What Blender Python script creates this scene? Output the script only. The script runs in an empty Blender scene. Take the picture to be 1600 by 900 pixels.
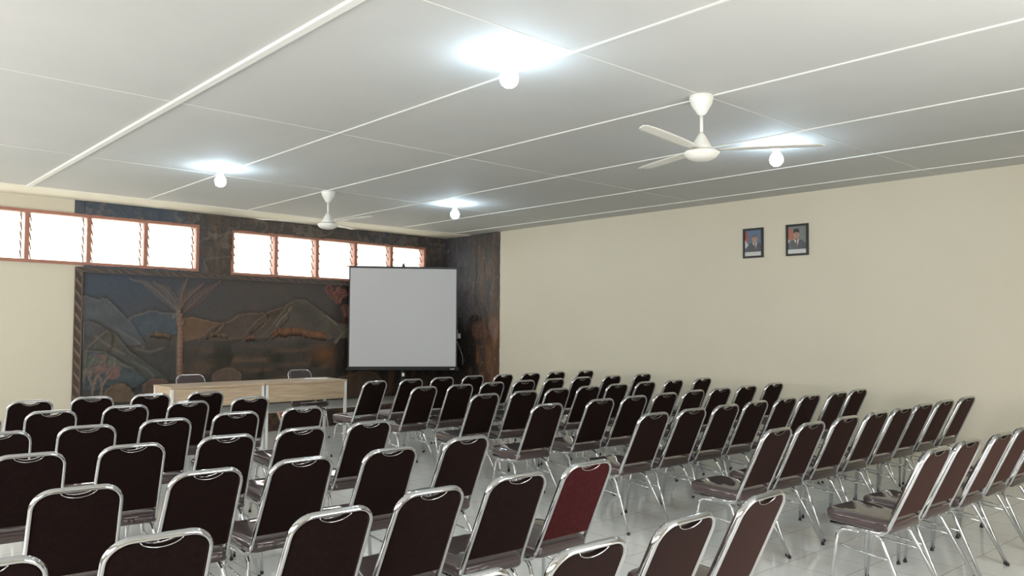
import bpy, math, random
import numpy as np
from mathutils import Vector, Matrix
random.seed(4)
BULB = 38.0      # radiance of the lit bulbs
SKY = 3.2
EXPO = 1.5
OPEN_L = [(.2, 3.0, .8, 2.7), (4.0, 7.4, .8, 2.7), (8.2, 10.8, .8, 2.7)]      # y0, y1, z0, z1 of the openings in the left wall
OPEN_B = [(2.2, 5.0, .1, 2.7)]                            # x0, x1, z0, z1 of the unseen back-wall opening, added to light the chair backs
SC = bpy.context.scene
COL = SC.collection
PI = math.pi

# ------------------------------------------------------------------ helpers
class MB:
    """collects shapes into one mesh"""
    def __init__(self):
        self.v = []; self.f = []; self.m = []; self.s = []
    def add(self, vs, fs, mat=0, smooth=False):
        o = len(self.v)
        self.v += [tuple(p) for p in vs]
        for f in fs:
            self.f.append([i + o for i in f]); self.m.append(mat); self.s.append(smooth)
    def box(self, x0, y0, z0, x1, y1, z1, mat=0):
        vs = [(x0,y0,z0),(x1,y0,z0),(x1,y1,z0),(x0,y1,z0),(x0,y0,z1),(x1,y0,z1),(x1,y1,z1),(x0,y1,z1)]
        self.add(vs, [(0,3,2,1),(4,5,6,7),(0,1,5,4),(1,2,6,5),(2,3,7,6),(3,0,4,7)], mat)
    def hexa(self, vs, mat=0):
        self.add(vs, [(0,3,2,1),(4,5,6,7),(0,1,5,4),(1,2,6,5),(2,3,7,6),(3,0,4,7)], mat)
    def loft(self, rings, mat=0, smooth=True, cap0=True, cap1=True, closed=True):
        n = len(rings[0]); vs = []; fs = []
        for r in rings: vs += [tuple(p) for p in r]
        for k in range(len(rings)-1):
            for i in range(n if closed else n-1):
                j = (i+1) % n
                fs.append((k*n+i, k*n+j, (k+1)*n+j, (k+1)*n+i))
        self.add(vs, fs, mat, smooth)
        o = len(self.v) - len(vs)
        if cap0: self.f.append([o+i for i in range(n)][::-1]); self.m.append(mat); self.s.append(False)
        if cap1: self.f.append([o+(len(rings)-1)*n+i for i in range(n)]); self.m.append(mat); self.s.append(False)
    def lathe(self, prof, c=(0,0,0), seg=24, mat=0, smooth=True):
        rings = [[(c[0]+r*math.cos(2*PI*i/seg), c[1]+r*math.sin(2*PI*i/seg), c[2]+z) for i in range(seg)] for r, z in prof]
        self.loft(rings, mat, smooth)
    def tube(self, pts, r1, r2=None, n0=(1,0,0), seg=10, mat=0):
        r2 = r1 if r2 is None else r2
        P = [Vector(p) for p in pts]; rings = []
        n = Vector(n0)
        for i, p in enumerate(P):
            a = P[max(i-1,0)]; b = P[min(i+1,len(P)-1)]
            t = (b-a).normalized()
            n = (n - t*n.dot(t))
            if n.length < 1e-6: n = t.orthogonal()
            n.normalize(); bn = t.cross(n)
            rings.append([p + n*(r1*math.cos(2*PI*k/seg)) + bn*(r2*math.sin(2*PI*k/seg)) for k in range(seg)])
        self.loft(rings, mat)
    def build(self, name, mats, parent=None, loc=None):
        me = bpy.data.meshes.new(name)
        me.from_pydata(self.v, [], self.f)
        for m in (mats if isinstance(mats, (list, tuple)) else [mats]): me.materials.append(m)
        me.polygons.foreach_set('material_index', self.m)
        me.polygons.foreach_set('use_smooth', self.s)
        me.validate(); me.update()
        o = bpy.data.objects.new(name, me); COL.objects.link(o)
        if parent: o.parent = parent
        if loc: o.location = loc
        return o

def fillet(pts, rad, n=6):
    """rounded polyline through pts; rad[i] is the corner radius at i (0 = end)"""
    P = [Vector(p) for p in pts]; out = [P[0]]
    for i in range(1, len(P)-1):
        a = (P[i-1]-P[i]).normalized(); b = (P[i+1]-P[i]).normalized()
        ang = a.angle(b); d = rad[i]/math.tan(ang/2)
        A = P[i]+a*d; B = P[i]+b*d
        c = P[i] + (a+b).normalized()*(rad[i]/math.sin(ang/2))
        va = A-c; vb = B-c; tot = va.angle(vb); ax = va.cross(vb).normalized()
        for k in range(n+1):
            out.append(c + Matrix.Rotation(tot*k/n, 3, ax) @ va)
    out.append(P[-1])
    return out

def inset(pts, d):
    """moves a closed 2-D outline (counter-clockwise) inwards by d"""
    n = len(pts); out = []
    for i in range(n):
        a = Vector(pts[i-1]); b = Vector(pts[i]); c = Vector(pts[(i+1) % n])
        e1 = (b-a); e2 = (c-b)
        if e1.length < 1e-9 or e2.length < 1e-9: out.append(tuple(b)); continue
        n1 = Vector((-e1.y, e1.x)).normalized(); n2 = Vector((-e2.y, e2.x)).normalized()
        m = (n1+n2)
        if m.length < 1e-6: m = n1
        m.normalize(); k = d/max(.5, m.dot(n1))
        out.append((b.x+m.x*k, b.y+m.y*k))
    return out

def empty(name, loc=(0,0,0), rz=0, label=None, cat=None, group=None, kind=None):
    o = bpy.data.objects.new(name, None); COL.objects.link(o)
    o.empty_display_size = .1
    o.location = loc; o.rotation_euler = (0,0,rz)
    tag(o, label, cat, group, kind); return o
def tag(o, label=None, cat=None, group=None, kind=None):
    if label: o['label'] = label
    if cat: o['category'] = cat
    if group: o['group'] = group
    if kind: o['kind'] = kind
    return o
def struct(o, label, cat):
    return tag(o, label, cat, None, 'structure')
def copy_tree(o, parent=None):
    c = o.copy(); COL.objects.link(c)
    if parent: c.parent = parent
    for ch in list(o.children): copy_tree(ch, c)
    return c

# ------------------------------------------------------------------ materials
def mat(name, col, rough=.5, metal=0, coat=0, coat_r=.05, sheen=0, sheen_col=(1,1,1), spec=.5, noise=None, bump=None, attr=None):
    m = bpy.data.materials.new(name); m.use_nodes = True
    nt = m.node_tree; b = nt.nodes['Principled BSDF']
    I = b.inputs
    I['Base Color'].default_value = (*col, 1); I['Roughness'].default_value = rough
    I['Metallic'].default_value = metal; I['Coat Weight'].default_value = coat; I['Coat Roughness'].default_value = coat_r
    I['Sheen Weight'].default_value = sheen; I['Sheen Tint'].default_value = (*sheen_col, 1); I['Sheen Roughness'].default_value = .30
    I['Specular IOR Level'].default_value = spec
    tc = nt.nodes.new('ShaderNodeTexCoord')
    if attr:
        a = nt.nodes.new('ShaderNodeAttribute'); a.attribute_name = attr
        nt.links.new(a.outputs['Color'], I['Base Color'])
    if noise:
        sc, amt, col2 = noise
        n = nt.nodes.new('ShaderNodeTexNoise'); n.inputs['Scale'].default_value = sc; n.inputs['Detail'].default_value = 5
        mx = nt.nodes.new('ShaderNodeMix'); mx.data_type = 'RGBA'
        r = nt.nodes.new('ShaderNodeMapRange'); r.inputs[1].default_value = .35; r.inputs[2].default_value = .65; r.inputs[4].default_value = amt
        nt.links.new(tc.outputs['Object'], n.inputs['Vector']); nt.links.new(n.outputs['Fac'], r.inputs[0])
        nt.links.new(r.outputs[0], mx.inputs[0]); mx.inputs[6].default_value = (*col, 1); mx.inputs[7].default_value = (*col2, 1)
        nt.links.new(mx.outputs[2], I['Base Color'])
    if bump:
        sc, st, dist = bump
        n = nt.nodes.new('ShaderNodeTexNoise'); n.inputs['Scale'].default_value = sc; n.inputs['Detail'].default_value = 4
        bp = nt.nodes.new('ShaderNodeBump'); bp.inputs['Strength'].default_value = st; bp.inputs['Distance'].default_value = dist
        nt.links.new(tc.outputs['Object'], n.inputs['Vector']); nt.links.new(n.outputs['Fac'], bp.inputs['Height'])
        nt.links.new(bp.outputs['Normal'], I['Normal'])
    return m

M = {}
M['chrome'] = mat('polished_chrome', (.58,.59,.60), .06, 1)
M['fabric'] = mat('maroon_fabric', (.006,.0025,.0022), .85, sheen=.62, sheen_col=(.72,.40,.34), spec=.10, noise=(55,.6,(.013,.0050,.0040)), bump=(260,.25,.002))
M['fabric_lit'] = mat('maroon_fabric_lit', (.034,.003,.004), .85, sheen=.45, sheen_col=(.75,.30,.28), spec=.15, noise=(40,.7,(.060,.0065,.008)), bump=(260,.25,.002))  # same maroon fabric; its better lighting is put into the redder colour
M['vinyl'] = mat('plastic_wrapped_fabric', (.040,.021,.020), .6, coat=1, coat_r=.015, noise=(14,.5,(.028,.014,.014)), bump=(9,.14,.010))
M['rubber'] = mat('black_rubber', (.02,.02,.02), .7)
M['black_metal'] = mat('black_metal', (.012,.012,.013), .4)
M['wall'] = mat('cream_wall_paint', (.66,.62,.50), .75, spec=.3, noise=(1.4,.35,(.62,.58,.465)), bump=(60,.05,.002))
M['ceil'] = mat('matt_white_ceiling_board', (.585,.59,.575), .8, spec=.3, noise=(1.1,.5,(.53,.545,.535)))
M['batten'] = mat('white_ceiling_batten', (.82,.82,.79), .6)
M['joint'] = mat('grey_board_joint', (.74,.74,.70), .8)
M['cornice'] = mat('cream_cornice_lit', (.86,.83,.72), .7)  # cream board; glow from the windows is put into its brighter colour
M['white_plastic'] = mat('white_enamel', (.80,.79,.73), .35)
M['frame'] = mat('terracotta_painted_wood', (.36,.16,.11), .5, noise=(9,.5,(.42,.20,.14)))
M['alu'] = mat('pale_louver_carrier', (.72,.62,.52), .45)
M['clip'] = mat('dark_louver_clip', (.10,.07,.05), .5)
M['white_metal'] = mat('white_table_metal', (.78,.78,.75), .4)
M['paper'] = mat('white_paper', (.85,.85,.83), .7)
M['screen_cloth'] = mat('matt_white_screen', (.58,.59,.61), .85, spec=.2)
M['mural'] = mat('painted_relief_plaster', (1,1,1), .62, spec=.35, attr='paint', bump=(28,.5,.012))
M['print'] = {k: mat('print_'+k, c, .35, coat=.3, coat_r=.1) for k, c in dict(
    blue=(.09,.14,.22), grey=(.16,.18,.17), red=(.30,.08,.07), orange=(.36,.13,.08), white=(.55,.55,.53), jacket=(.060,.065,.07),
    skin=(.42,.24,.17), cap=(.02,.02,.022), tie=(.14,.03,.03), hair=(.10,.10,.10), shade=(.25,.13,.09)).items()}

def glass_mat():
    m = bpy.data.materials.new('clear_louver_glass'); m.use_nodes = True; nt = m.node_tree
    for n in list(nt.nodes): nt.nodes.remove(n)
    o = nt.nodes.new('ShaderNodeOutputMaterial'); t = nt.nodes.new('ShaderNodeBsdfTransparent'); g = nt.nodes.new('ShaderNodeBsdfGlossy')
    t.inputs['Color'].default_value = (.93,.95,.94,1); g.inputs['Roughness'].default_value = .03
    f = nt.nodes.new('ShaderNodeFresnel'); f.inputs['IOR'].default_value = 1.4
    x = nt.nodes.new('ShaderNodeMixShader'); ge = nt.nodes.new('ShaderNodeNewGeometry'); iv = nt.nodes.new('ShaderNodeMath'); iv.operation = 'SUBTRACT'; iv.inputs[0].default_value = 1
    ml = nt.nodes.new('ShaderNodeMath'); ml.operation = 'MULTIPLY'; nt.links.new(ge.outputs['Backfacing'], iv.inputs[1])
    nt.links.new(f.outputs[0], ml.inputs[0]); nt.links.new(iv.outputs[0], ml.inputs[1])
    nt.links.new(ml.outputs[0], x.inputs[0]); nt.links.new(t.outputs[0], x.inputs[1]); nt.links.new(g.outputs[0], x.inputs[2])
    nt.links.new(x.outputs[0], o.inputs['Surface']); return m
M['glass'] = glass_mat()

def emit(name, col, s):
    m = bpy.data.materials.new(name); m.use_nodes = True; nt = m.node_tree
    b = nt.nodes['Principled BSDF']; b.inputs['Base Color'].default_value = (.9,.9,.9,1)
    b.inputs['Emission Color'].default_value = (*col, 1); b.inputs['Emission Strength'].default_value = s
    return m
M['bulb'] = emit('lit_frosted_bulb', (.64,.83,1.0), BULB)

def tile_mat():
    m = mat('glossy_white_floor_tile', (.62,.63,.60), .13, spec=.6)
    nt = m.node_tree; b = nt.nodes['Principled BSDF']
    tc = nt.nodes.new('ShaderNodeTexCoord'); mp = nt.nodes.new('ShaderNodeMapping')
    mp.inputs['Location'].default_value = (.10, -2.897+.393*8, 0)
    br = nt.nodes.new('ShaderNodeTexBrick'); br.offset = 0; br.squash = 1
    br.inputs['Scale'].default_value = 1; br.inputs['Brick Width'].default_value = .393; br.inputs['Row Height'].default_value = .393
    br.inputs['Mortar Size'].default_value = .0028; br.inputs['Mortar Smooth'].default_value = .2; br.inputs['Bias'].default_value = -.2
    br.inputs['Color1'].default_value = (.74,.76,.73,1); br.inputs['Color2'].default_value = (.79,.80,.775,1); br.inputs['Mortar'].default_value = (.32,.32,.30,1)
    nt.links.new(tc.outputs['Object'], mp.inputs['Vector']); nt.links.new(mp.outputs[0], br.inputs['Vector'])
    nt.links.new(br.outputs['Color'], b.inputs['Base Color']); return m
M['tile'] = tile_mat()

def wood_mat():
    m = mat('pale_oak_laminate', (.55,.42,.29), .35, coat=.2, coat_r=.2)
    nt = m.node_tree; b = nt.nodes['Principled BSDF']
    tc = nt.nodes.new('ShaderNodeTexCoord'); mp = nt.nodes.new('ShaderNodeMapping'); mp.inputs['Scale'].default_value = (1.2, 14, 14)
    n = nt.nodes.new('ShaderNodeTexNoise'); n.inputs['Scale'].default_value = 2.5; n.inputs['Detail'].default_value = 7; n.inputs['Distortion'].default_value = .6
    r = nt.nodes.new('ShaderNodeValToRGB'); r.color_ramp.elements[0].position = .35; r.color_ramp.elements[1].position = .7
    r.color_ramp.elements[0].color = (.43,.315,.205,1); r.color_ramp.elements[1].color = (.60,.475,.335,1)
    nt.links.new(tc.outputs['Object'], mp.inputs['Vector']); nt.links.new(mp.outputs[0], n.inputs['Vector'])
    nt.links.new(n.outputs['Fac'], r.inputs[0]); nt.links.new(r.outputs[0], b.inputs['Base Color']); return m
M['wood'] = wood_mat()

# ------------------------------------------------------------------ room (metres; camera at x=0, y=0; the mural wall faces it at y=12.3)
XL, XR, YB, YF = -2.0, 9.25, -.9, 12.3
def cz(x, y): return 3.3459 - .012768*x - .006059*y          # the ceiling boards sag slightly towards the far corner
def zo(x): return -.011*(x-5.1)

def floor_room():
    m = MB(); m.box(XL-.2, YB-.2, -.1, XR+.2, YF+.2, 0)
    struct(m.build('floor', M['tile']), 'glossy white tiled floor under the rows of chairs', 'floor')
    m = MB(); pts = [(XL-.2,YB-.2),(XR+.2,YB-.2),(XR+.2,YF+.2),(XL-.2,YF+.2)]
    m.hexa([(x,y,cz(x,y)) for x,y in pts] + [(x,y,cz(x,y)+.12) for x,y in pts])
    struct(m.build('ceiling', M['ceil']), 'pale grey board ceiling divided by thin white battens', 'ceiling')
floor_room()

WIN_A = (.84, 4.59, 2.317+.0055, 3.0015)      # x0, x1, z bottom / top at x = 5.1 reference (before the zo() slope)
WIN_B = (5.11, 8.755, 2.300, 2.978)
def quadwall(m, x0, x1, zb, zt, y0, y1):
    m.hexa([(x0,y0,zb(x0)),(x1,y0,zb(x1)),(x1,y1,zb(x1)),(x0,y1,zb(x0)),(x0,y0,zt(x0)),(x1,y0,zt(x1)),(x1,y1,zt(x1)),(x0,y1,zt(x0))])
def walls():
    m = MB(); top = lambda x: cz(x,YF)+.05; z0 = lambda x: 0
    for a, b in ((XL-.2, WIN_A[0]), (WIN_A[1], WIN_B[0]), (WIN_B[1], XR+.2)): quadwall(m, a, b, z0, top, YF, YF+.16)
    for w in (WIN_A, WIN_B):
        quadwall(m, w[0], w[1], z0, lambda x: w[2]+zo(x), YF, YF+.16)
        quadwall(m, w[0], w[1], lambda x: w[3]+zo(x), top, YF, YF+.16)
    struct(m.build('wall_front', M['wall']), 'cream front wall carrying the dark relief mural and high louver windows', 'wall')
    m = MB(); m.box(XR, YB-.2, 0, XR+.16, YF+.16, 3.4)
    struct(m.build('wall_right', M['wall']), 'long cream side wall with two framed portraits', 'wall')
    # left wall: two wide openings with daylight
    m = MB(); ys = [YB-.2] + [v for o in OPEN_L for v in o[:2]] + [YF+.16]
    for i in range(0, len(ys), 2): m.box(XL-.16, ys[i], 0, XL, ys[i+1], 3.5)
    for y0, y1, z0_, z1_ in OPEN_L:
        m.box(XL-.16, y0, 0, XL, y1, z0_); m.box(XL-.16, y0, z1_, XL, y1, 3.5)
    struct(m.build('wall_left', M['wall']), 'cream wall with tall windows along the left side', 'wall')
    m = MB(); xs = [XL-.16] + [v for o in OPEN_B for v in o[:2]] + [XR+.16]
    for i in range(0, len(xs), 2): m.box(xs[i], YB-.16, 0, xs[i+1], YB, 3.5)
    for x0, x1, z0_, z1_ in OPEN_B:
        m.box(x0, YB-.16, 0, x1, YB, z0_); m.box(x0, YB-.16, z1_, x1, YB, 3.5)
    struct(m.build('wall_back', M['wall']), 'cream wall behind the last row of chairs, with an opening added for light', 'wall')
    # plain frames round the side and back openings
    k = 3
    for ax, lst in (('L', OPEN_L), ('B', OPEN_B)):
        for a, b, z0_, z1_ in lst:
            m = MB(); t = .05
            n = max(2, round((b-a)/.8))
            spans = [(a, a+t), (b-t, b)] + [(a+(b-a)*i/n-t/2, a+(b-a)*i/n+t/2) for i in range(1, n)]
            for s0, s1 in spans:
                if ax == 'L': m.box(XL-.11, s0, z0_, XL-.03, s1, z1_)
                else: m.box(s0, YB-.11, z0_, s1, YB-.03, z1_)
            for zz in (z0_, z1_-t):
                if ax == 'L': m.box(XL-.11, a, zz, XL-.03, b, zz+t)
                else: m.box(a, YB-.11, zz, b, YB-.03, zz+t)
            struct(m.build('window_%d' % k, M['frame']), 'terracotta window frame in the %s wall, window %s' % ('left' if ax == 'L' else 'back', ['nearest the camera','midway down the hall','nearest the stage','behind the camera, added for its light'][k-3]), 'window'); k += 1
walls()

def battens():
    k = 1
    xs = [2.195, 3.62, 5.02, 6.43, 7.74, 8.82]
    for i, x in enumerate(xs):
        w = .025 if i == 0 else .0085; d = .022 if i == 0 else .008
        m = MB(); y0, y1 = YB, (11.52 if i < 5 else 12.2)
        m.hexa([(x-w,y0,cz(x,y0)-d),(x+w,y0,cz(x,y0)-d),(x+w,y1,cz(x,y1)-d),(x-w,y1,cz(x,y1)-d),(x-w,y0,cz(x,y0)+.01),(x+w,y0,cz(x,y0)+.01),(x+w,y1,cz(x,y1)+.01),(x-w,y1,cz(x,y1)+.01)])
        struct(m.build('trim_%d' % k, M['batten']), ['wide white ceiling batten running over the left chairs', 'white ceiling batten running past the largest lit bulb', 'white ceiling batten carrying both ceiling fans', 'white ceiling batten beside the two right-hand bulbs', 'white ceiling batten second from the cream side wall', 'white ceiling batten nearest the cream side wall'][i], 'batten'); k += 1
    for i, y in enumerate([.55, 3.50, 6.42, 9.13]):
        m = MB(); w, d = .004, .003
        m.hexa([(XL,y-w,cz(XL,y)-d),(XR,y-w,cz(XR,y)-d),(XR,y+w,cz(XR,y)-d),(XL,y+w,cz(XL,y)-d),(XL,y-w,cz(XL,y)+.01),(XR,y-w,cz(XR,y)+.01),(XR,y+w,cz(XR,y)+.01),(XL,y+w,cz(XL,y)+.01)])
        struct(m.build('trim_%d' % k, M['joint']), ['thin cross joint of the ceiling boards above the camera', 'thin cross joint of the ceiling boards through the near fan', 'thin cross joint of the ceiling boards midway down the hall', 'thin cross joint of the ceiling boards through the far fan'][i], 'batten'); k += 1
    m = MB(); y0, y1 = 11.52, YF
    m.hexa([(XL,y0,cz(XL,y0)-.012),(XR,y0,cz(XR,y0)-.012),(XR,y1,cz(XR,y1)-.012),(XL,y1,cz(XL,y1)-.012),(XL,y0,cz(XL,y0)+.02),(XR,y0,cz(XR,y0)+.02),(XR,y1,cz(XR,y1)+.02),(XL,y1,cz(XL,y1)+.02)])
    struct(m.build('trim_%d' % k, M['cornice']), 'cream cornice board above the louver windows, their glow put into its colour', 'cornice')
battens()

# ------------------------------------------------------------------ louver windows of the front wall
def louver_window(idx, w, n, label):
    x0, x1, zb, zt = w; xm = (x0+x1)/2
    root = empty('window_%d' % idx, (xm, YF, zb+zo(xm)), 0, label, 'window', None, 'structure')
    def add(mb, name, material, parent=root):
        mb.v = [(p[0]-xm, p[1]-YF, p[2]-(zb+zo(xm))) for p in mb.v]
        return mb.build(name, material, parent)
    t = .042; y0, y1 = YF-.035, YF+.10
    m = MB()
    B = lambda x: zb+zo(x); T = lambda x: zt+zo(x)
    quadwall(m, x0-.012, x1+.012, lambda x: B(x)-.012, lambda x: B(x)+t-.012, y0, y1)
    quadwall(m, x0-.012, x1+.012, lambda x: T(x)-t+.012, lambda x: T(x)+.012, y0, y1)
    quadwall(m, x0-.012, x0+t-.012, lambda x: B(x)+t-.013, lambda x: T(x)-t+.013, y0, y1)
    quadwall(m, x1-t+.012, x1+.012, lambda x: B(x)+t-.013, lambda x: T(x)-t+.013, y0, y1)
    add(m, 'window_frame', M['frame'])
    p = (x1-x0)/n
    for i in range(1, n):
        m = MB(); x = x0+p*i
        quadwall(m, x-.027, x+.027, lambda x: B(x)+t-.013, lambda x: T(x)-t+.013, y0+.004, y1-.004)
        add(m, 'mullion', M['frame'])
    for i in range(n):
        a = x0+p*i+(.027 if i else t-.012); b = x0+p*(i+1)-(.027 if i < n-1 else t-.012)
        zl = B((a+b)/2)+t-.012; zh = T((a+b)/2)-t+.012; N = 5; st = (zh-zl)/N
        for s, xx, g in ((1, a-.016, .030), (-1, b-.020, .012)):
            g_ = .016 if s > 0 else 0
            c = MB(); c.box(min(xx+s*g_,xx+s*g), YF+.045, zl, max(xx+s*g_,xx+s*g), YF+.060, zh)
            cr = add(c, 'louver_carrier', M['alu'])
            c = MB()
            for j in range(N):
                z = zl+st*(j+.5); xa = xx+s*g; xb = xx+s*(g+.012)
                ya, yb = YF-.02, YF+.075; h = .055; q = .008
                l, r = min(xa,xb), max(xa,xb)
                c.hexa([(l,ya,z-h-q),(r,ya,z-h-q),(r,yb,z+h-q),(l,yb,z+h-q),(l,ya,z-h+q),(r,ya,z-h+q),(r,yb,z+h+q),(l,yb,z+h+q)])
            add(c, 'louver_clip', M['clip'])
        c = MB()
        for j in range(N):
            z = zl+st*(j+.5); ya, yb = YF-.02, YF+.075; h = .055; q = .0025
            c.hexa([(a+.015,ya,z-h-q),(b-.033,ya,z-h-q),(b-.033,yb,z+h-q),(a+.015,yb,z+h-q),(a+.015,ya,z-h+q),(b-.033,ya,z-h+q),(b-.033,yb,z+h+q),(a+.015,yb,z+h+q)])
        add(c, 'louver_pane', M['glass'])
louver_window(1, WIN_A, 5, 'high louver window strip with terracotta frame, left of the mural corner')
louver_window(2, WIN_B, 5, 'high louver window strip with terracotta frame, above the projection screen')

# ------------------------------------------------------------------ stage
ST_Y, ST_Z = 11.16, .27
MUR={
 'M1':[(3.03,1.92),(3.1,1.91),(3.16,1.89),(3.25,1.86),(3.29,1.89),(3.33,1.89),(3.41,1.82),(3.52,1.7),(3.62,1.6),(3.71,1.53),(3.81,1.36),(3.88,1.24),(3.04,1.16)],
 'M2':[(3.63,1.6),(3.69,1.64),(3.76,1.67),(3.86,1.69),(3.9,1.72),(3.95,1.73),(4.0,1.73),(4.1,1.69),(4.3,1.7),(4.31,1.36),(3.76,1.35)],
 'M3':[(3.04,1.54),(3.11,1.57),(3.23,1.53),(3.36,1.45),(3.42,1.37),(3.41,1.16),(3.05,1.04)],
 'M4':[(3.16,1.27),(3.23,1.33),(3.27,1.37),(3.32,1.42),(3.38,1.44),(3.46,1.4),(3.55,1.28),(3.67,1.13),(3.82,1.03),(3.94,0.94),(4.07,0.85),(4.17,0.76),(4.26,0.67),(3.71,0.62),(3.06,0.72),(3.05,1.13)],
 'M5':[(3.09,1.17),(3.33,1.14),(3.44,1.07),(3.54,1.0),(3.79,0.84),(3.9,0.73),(3.71,0.59),(3.07,0.62)],
 'M0':[(4.39,1.59),(4.43,1.61),(4.49,1.63),(4.57,1.63),(4.67,1.6),(4.75,1.59),(4.82,1.56),(4.94,1.56),(5.01,1.54),(4.73,1.33),(4.42,1.27)],
 'R1':[(4.63,1.29),(4.73,1.4),(4.83,1.48),(4.94,1.55),(5.09,1.57),(5.16,1.61),(5.23,1.67),(5.33,1.69),(5.42,1.7),(5.67,1.71),(5.72,1.61),(5.28,1.27),(4.66,1.26)],
 'R2':[(5.3,1.35),(5.41,1.45),(5.47,1.51),(5.54,1.6),(5.64,1.66),(5.71,1.72),(5.79,1.75),(5.87,1.77),(6.01,1.82),(6.06,1.62),(5.7,1.28),(5.3,1.26)],
 'R3':[(5.53,1.3),(5.66,1.39),(5.78,1.5),(5.89,1.65),(5.97,1.75),(6.05,1.85),(6.13,1.9),(6.18,1.94),(6.26,1.93),(6.36,1.94),(6.47,1.87),(6.64,1.76),(6.82,1.64),(6.97,1.56),(7.19,1.52),(7.19,1.29),(6.48,1.31),(5.86,1.32)],
 'RK':[(4.85,0.76),(4.92,0.82),(5.03,0.86),(5.16,0.86),(5.29,0.79),(5.31,0.72),(5.29,0.59),(4.85,0.61)],
 'RL1':[(3.34,0.57),(3.42,0.66),(3.5,0.7),(3.59,0.69),(3.66,0.63),(3.74,0.54),(3.79,0.41),(3.34,0.44)],
 'RL2':[(3.85,0.66),(3.95,0.73),(4.02,0.74),(4.13,0.73),(4.21,0.67),(4.3,0.64),(4.3,0.51),(3.86,0.53)],
 'RS':[(7.0,0.63),(7.25,0.68),(7.49,0.76),(7.72,0.69),(7.92,0.48),(7.95,0.2),(7.03,0.25)],
 'fr0':[(4.33,1.71),(4.2,1.85),(4.02,2.01),(3.84,2.13),(3.64,2.17)],
 'fr1':[(4.33,1.72),(4.27,1.87),(4.15,2.03),(3.97,2.14)],
 'fr2':[(4.34,1.73),(4.36,1.9),(4.39,2.04),(4.45,2.19)],
 'fr3':[(4.35,1.72),(4.41,1.85),(4.52,1.98),(4.69,2.13)],
 'fr4':[(4.36,1.66),(4.51,1.8),(4.69,1.98),(4.95,2.18)],
 'fr5':[(4.31,1.68),(4.27,1.66),(4.25,1.6)],
 'fr6':[(4.38,1.67),(4.4,1.62),(4.39,1.52)],
 'trunk':[(4.34,1.71),(4.35,1.54),(4.37,1.35),(4.36,1.07),(4.37,0.69)],
 't1':[(3.19,0.56),(3.19,0.67),(3.2,0.74),(3.23,0.81)],
 't2':[(3.19,0.67),(3.15,0.74),(3.12,0.8)],
 't3':[(3.31,0.55),(3.3,0.65),(3.34,0.75),(3.41,0.83)],
 't4':[(3.3,0.65),(3.28,0.76),(3.25,0.83)],
 'can':[(3.2,0.92),(3.28,1.03),(3.4,0.98),(3.47,0.92),(3.27,0.92),(3.17,1.02),(3.14,0.86),(3.44,0.83)],
 'bushR':[(5.78,1.41),(5.9,1.47),(6.02,1.45),(6.1,1.48),(6.27,1.47),(6.39,1.43),(6.56,1.41),(6.76,1.38)],
 'bushM':[(5.35,1.35),(5.43,1.37),(5.51,1.35)],
 'bushL':[(4.73,1.36),(4.84,1.41),(4.96,1.39),(5.07,1.38),(3.93,1.41),(4.01,1.4),(4.13,1.39),(4.22,1.36)],
 'fol':[(6.81,2.12),(6.9,2.02),(6.99,2.1),(7.08,2.06),(6.97,1.96),(7.11,1.8),(7.15,1.77),(7.16,1.73)],
 'limb':[(6.94,1.23),(7.0,1.31),(7.11,1.43),(7.19,1.49)],
}
# ------------------------------------------------------------------ relief mural
rng = np.random.RandomState(7)
_tab = rng.rand(64, 64)
def vnoise(x, y, s):
    x = x*s; y = y*s
    xi = np.floor(x).astype(int); yi = np.floor(y).astype(int); fx = x-xi; fy = y-yi
    fx = fx*fx*(3-2*fx); fy = fy*fy*(3-2*fy)
    g = lambda a, b: _tab[a % 64, b % 64]
    return (g(xi,yi)*(1-fx)+g(xi+1,yi)*fx)*(1-fy)+(g(xi,yi+1)*(1-fx)+g(xi+1,yi+1)*fx)*fy
def fbm(x, y, s, o=4):
    r = 0; a = .5
    for k in range(o): r = r+a*vnoise(x+3.1*k, y+7.7*k, s*2**k); a *= .5
    return r/(1-.5**o)
def pdist(X, Z, pts, closed=False):
    """distance to a polyline and the running length of the nearest point"""
    D = np.full(X.shape, 9.); S = np.zeros(X.shape); L = 0
    P = list(pts)+([pts[0]] if closed else [])
    for (a, b), (c, d) in zip(P[:-1], P[1:]):
        vx, vz = c-a, d-b; l = math.hypot(vx, vz)+1e-9
        t = np.clip(((X-a)*vx+(Z-b)*vz)/(l*l), 0, 1)
        q = np.hypot(X-a-t*vx, Z-b-t*vz); k = q < D
        D[k] = q[k]; S[k] = (L+t*l)[k]; L += l
    return D, S, L
def inside(X, Z, pts):
    c = np.zeros(X.shape, bool); n = len(pts)
    for i in range(n):
        x1, y1 = pts[i]; x2, y2 = pts[i-1]
        k = ((y1 > Z) != (y2 > Z)) & (X < (x2-x1)*(Z-y1)/((y2-y1) if y2 != y1 else 1e-9)+x1)
        c ^= k
    return c
def mix(C, col, k):
    k = np.asarray(k, float)[..., None]
    return C*(1-k)+np.array(col)*k

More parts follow.
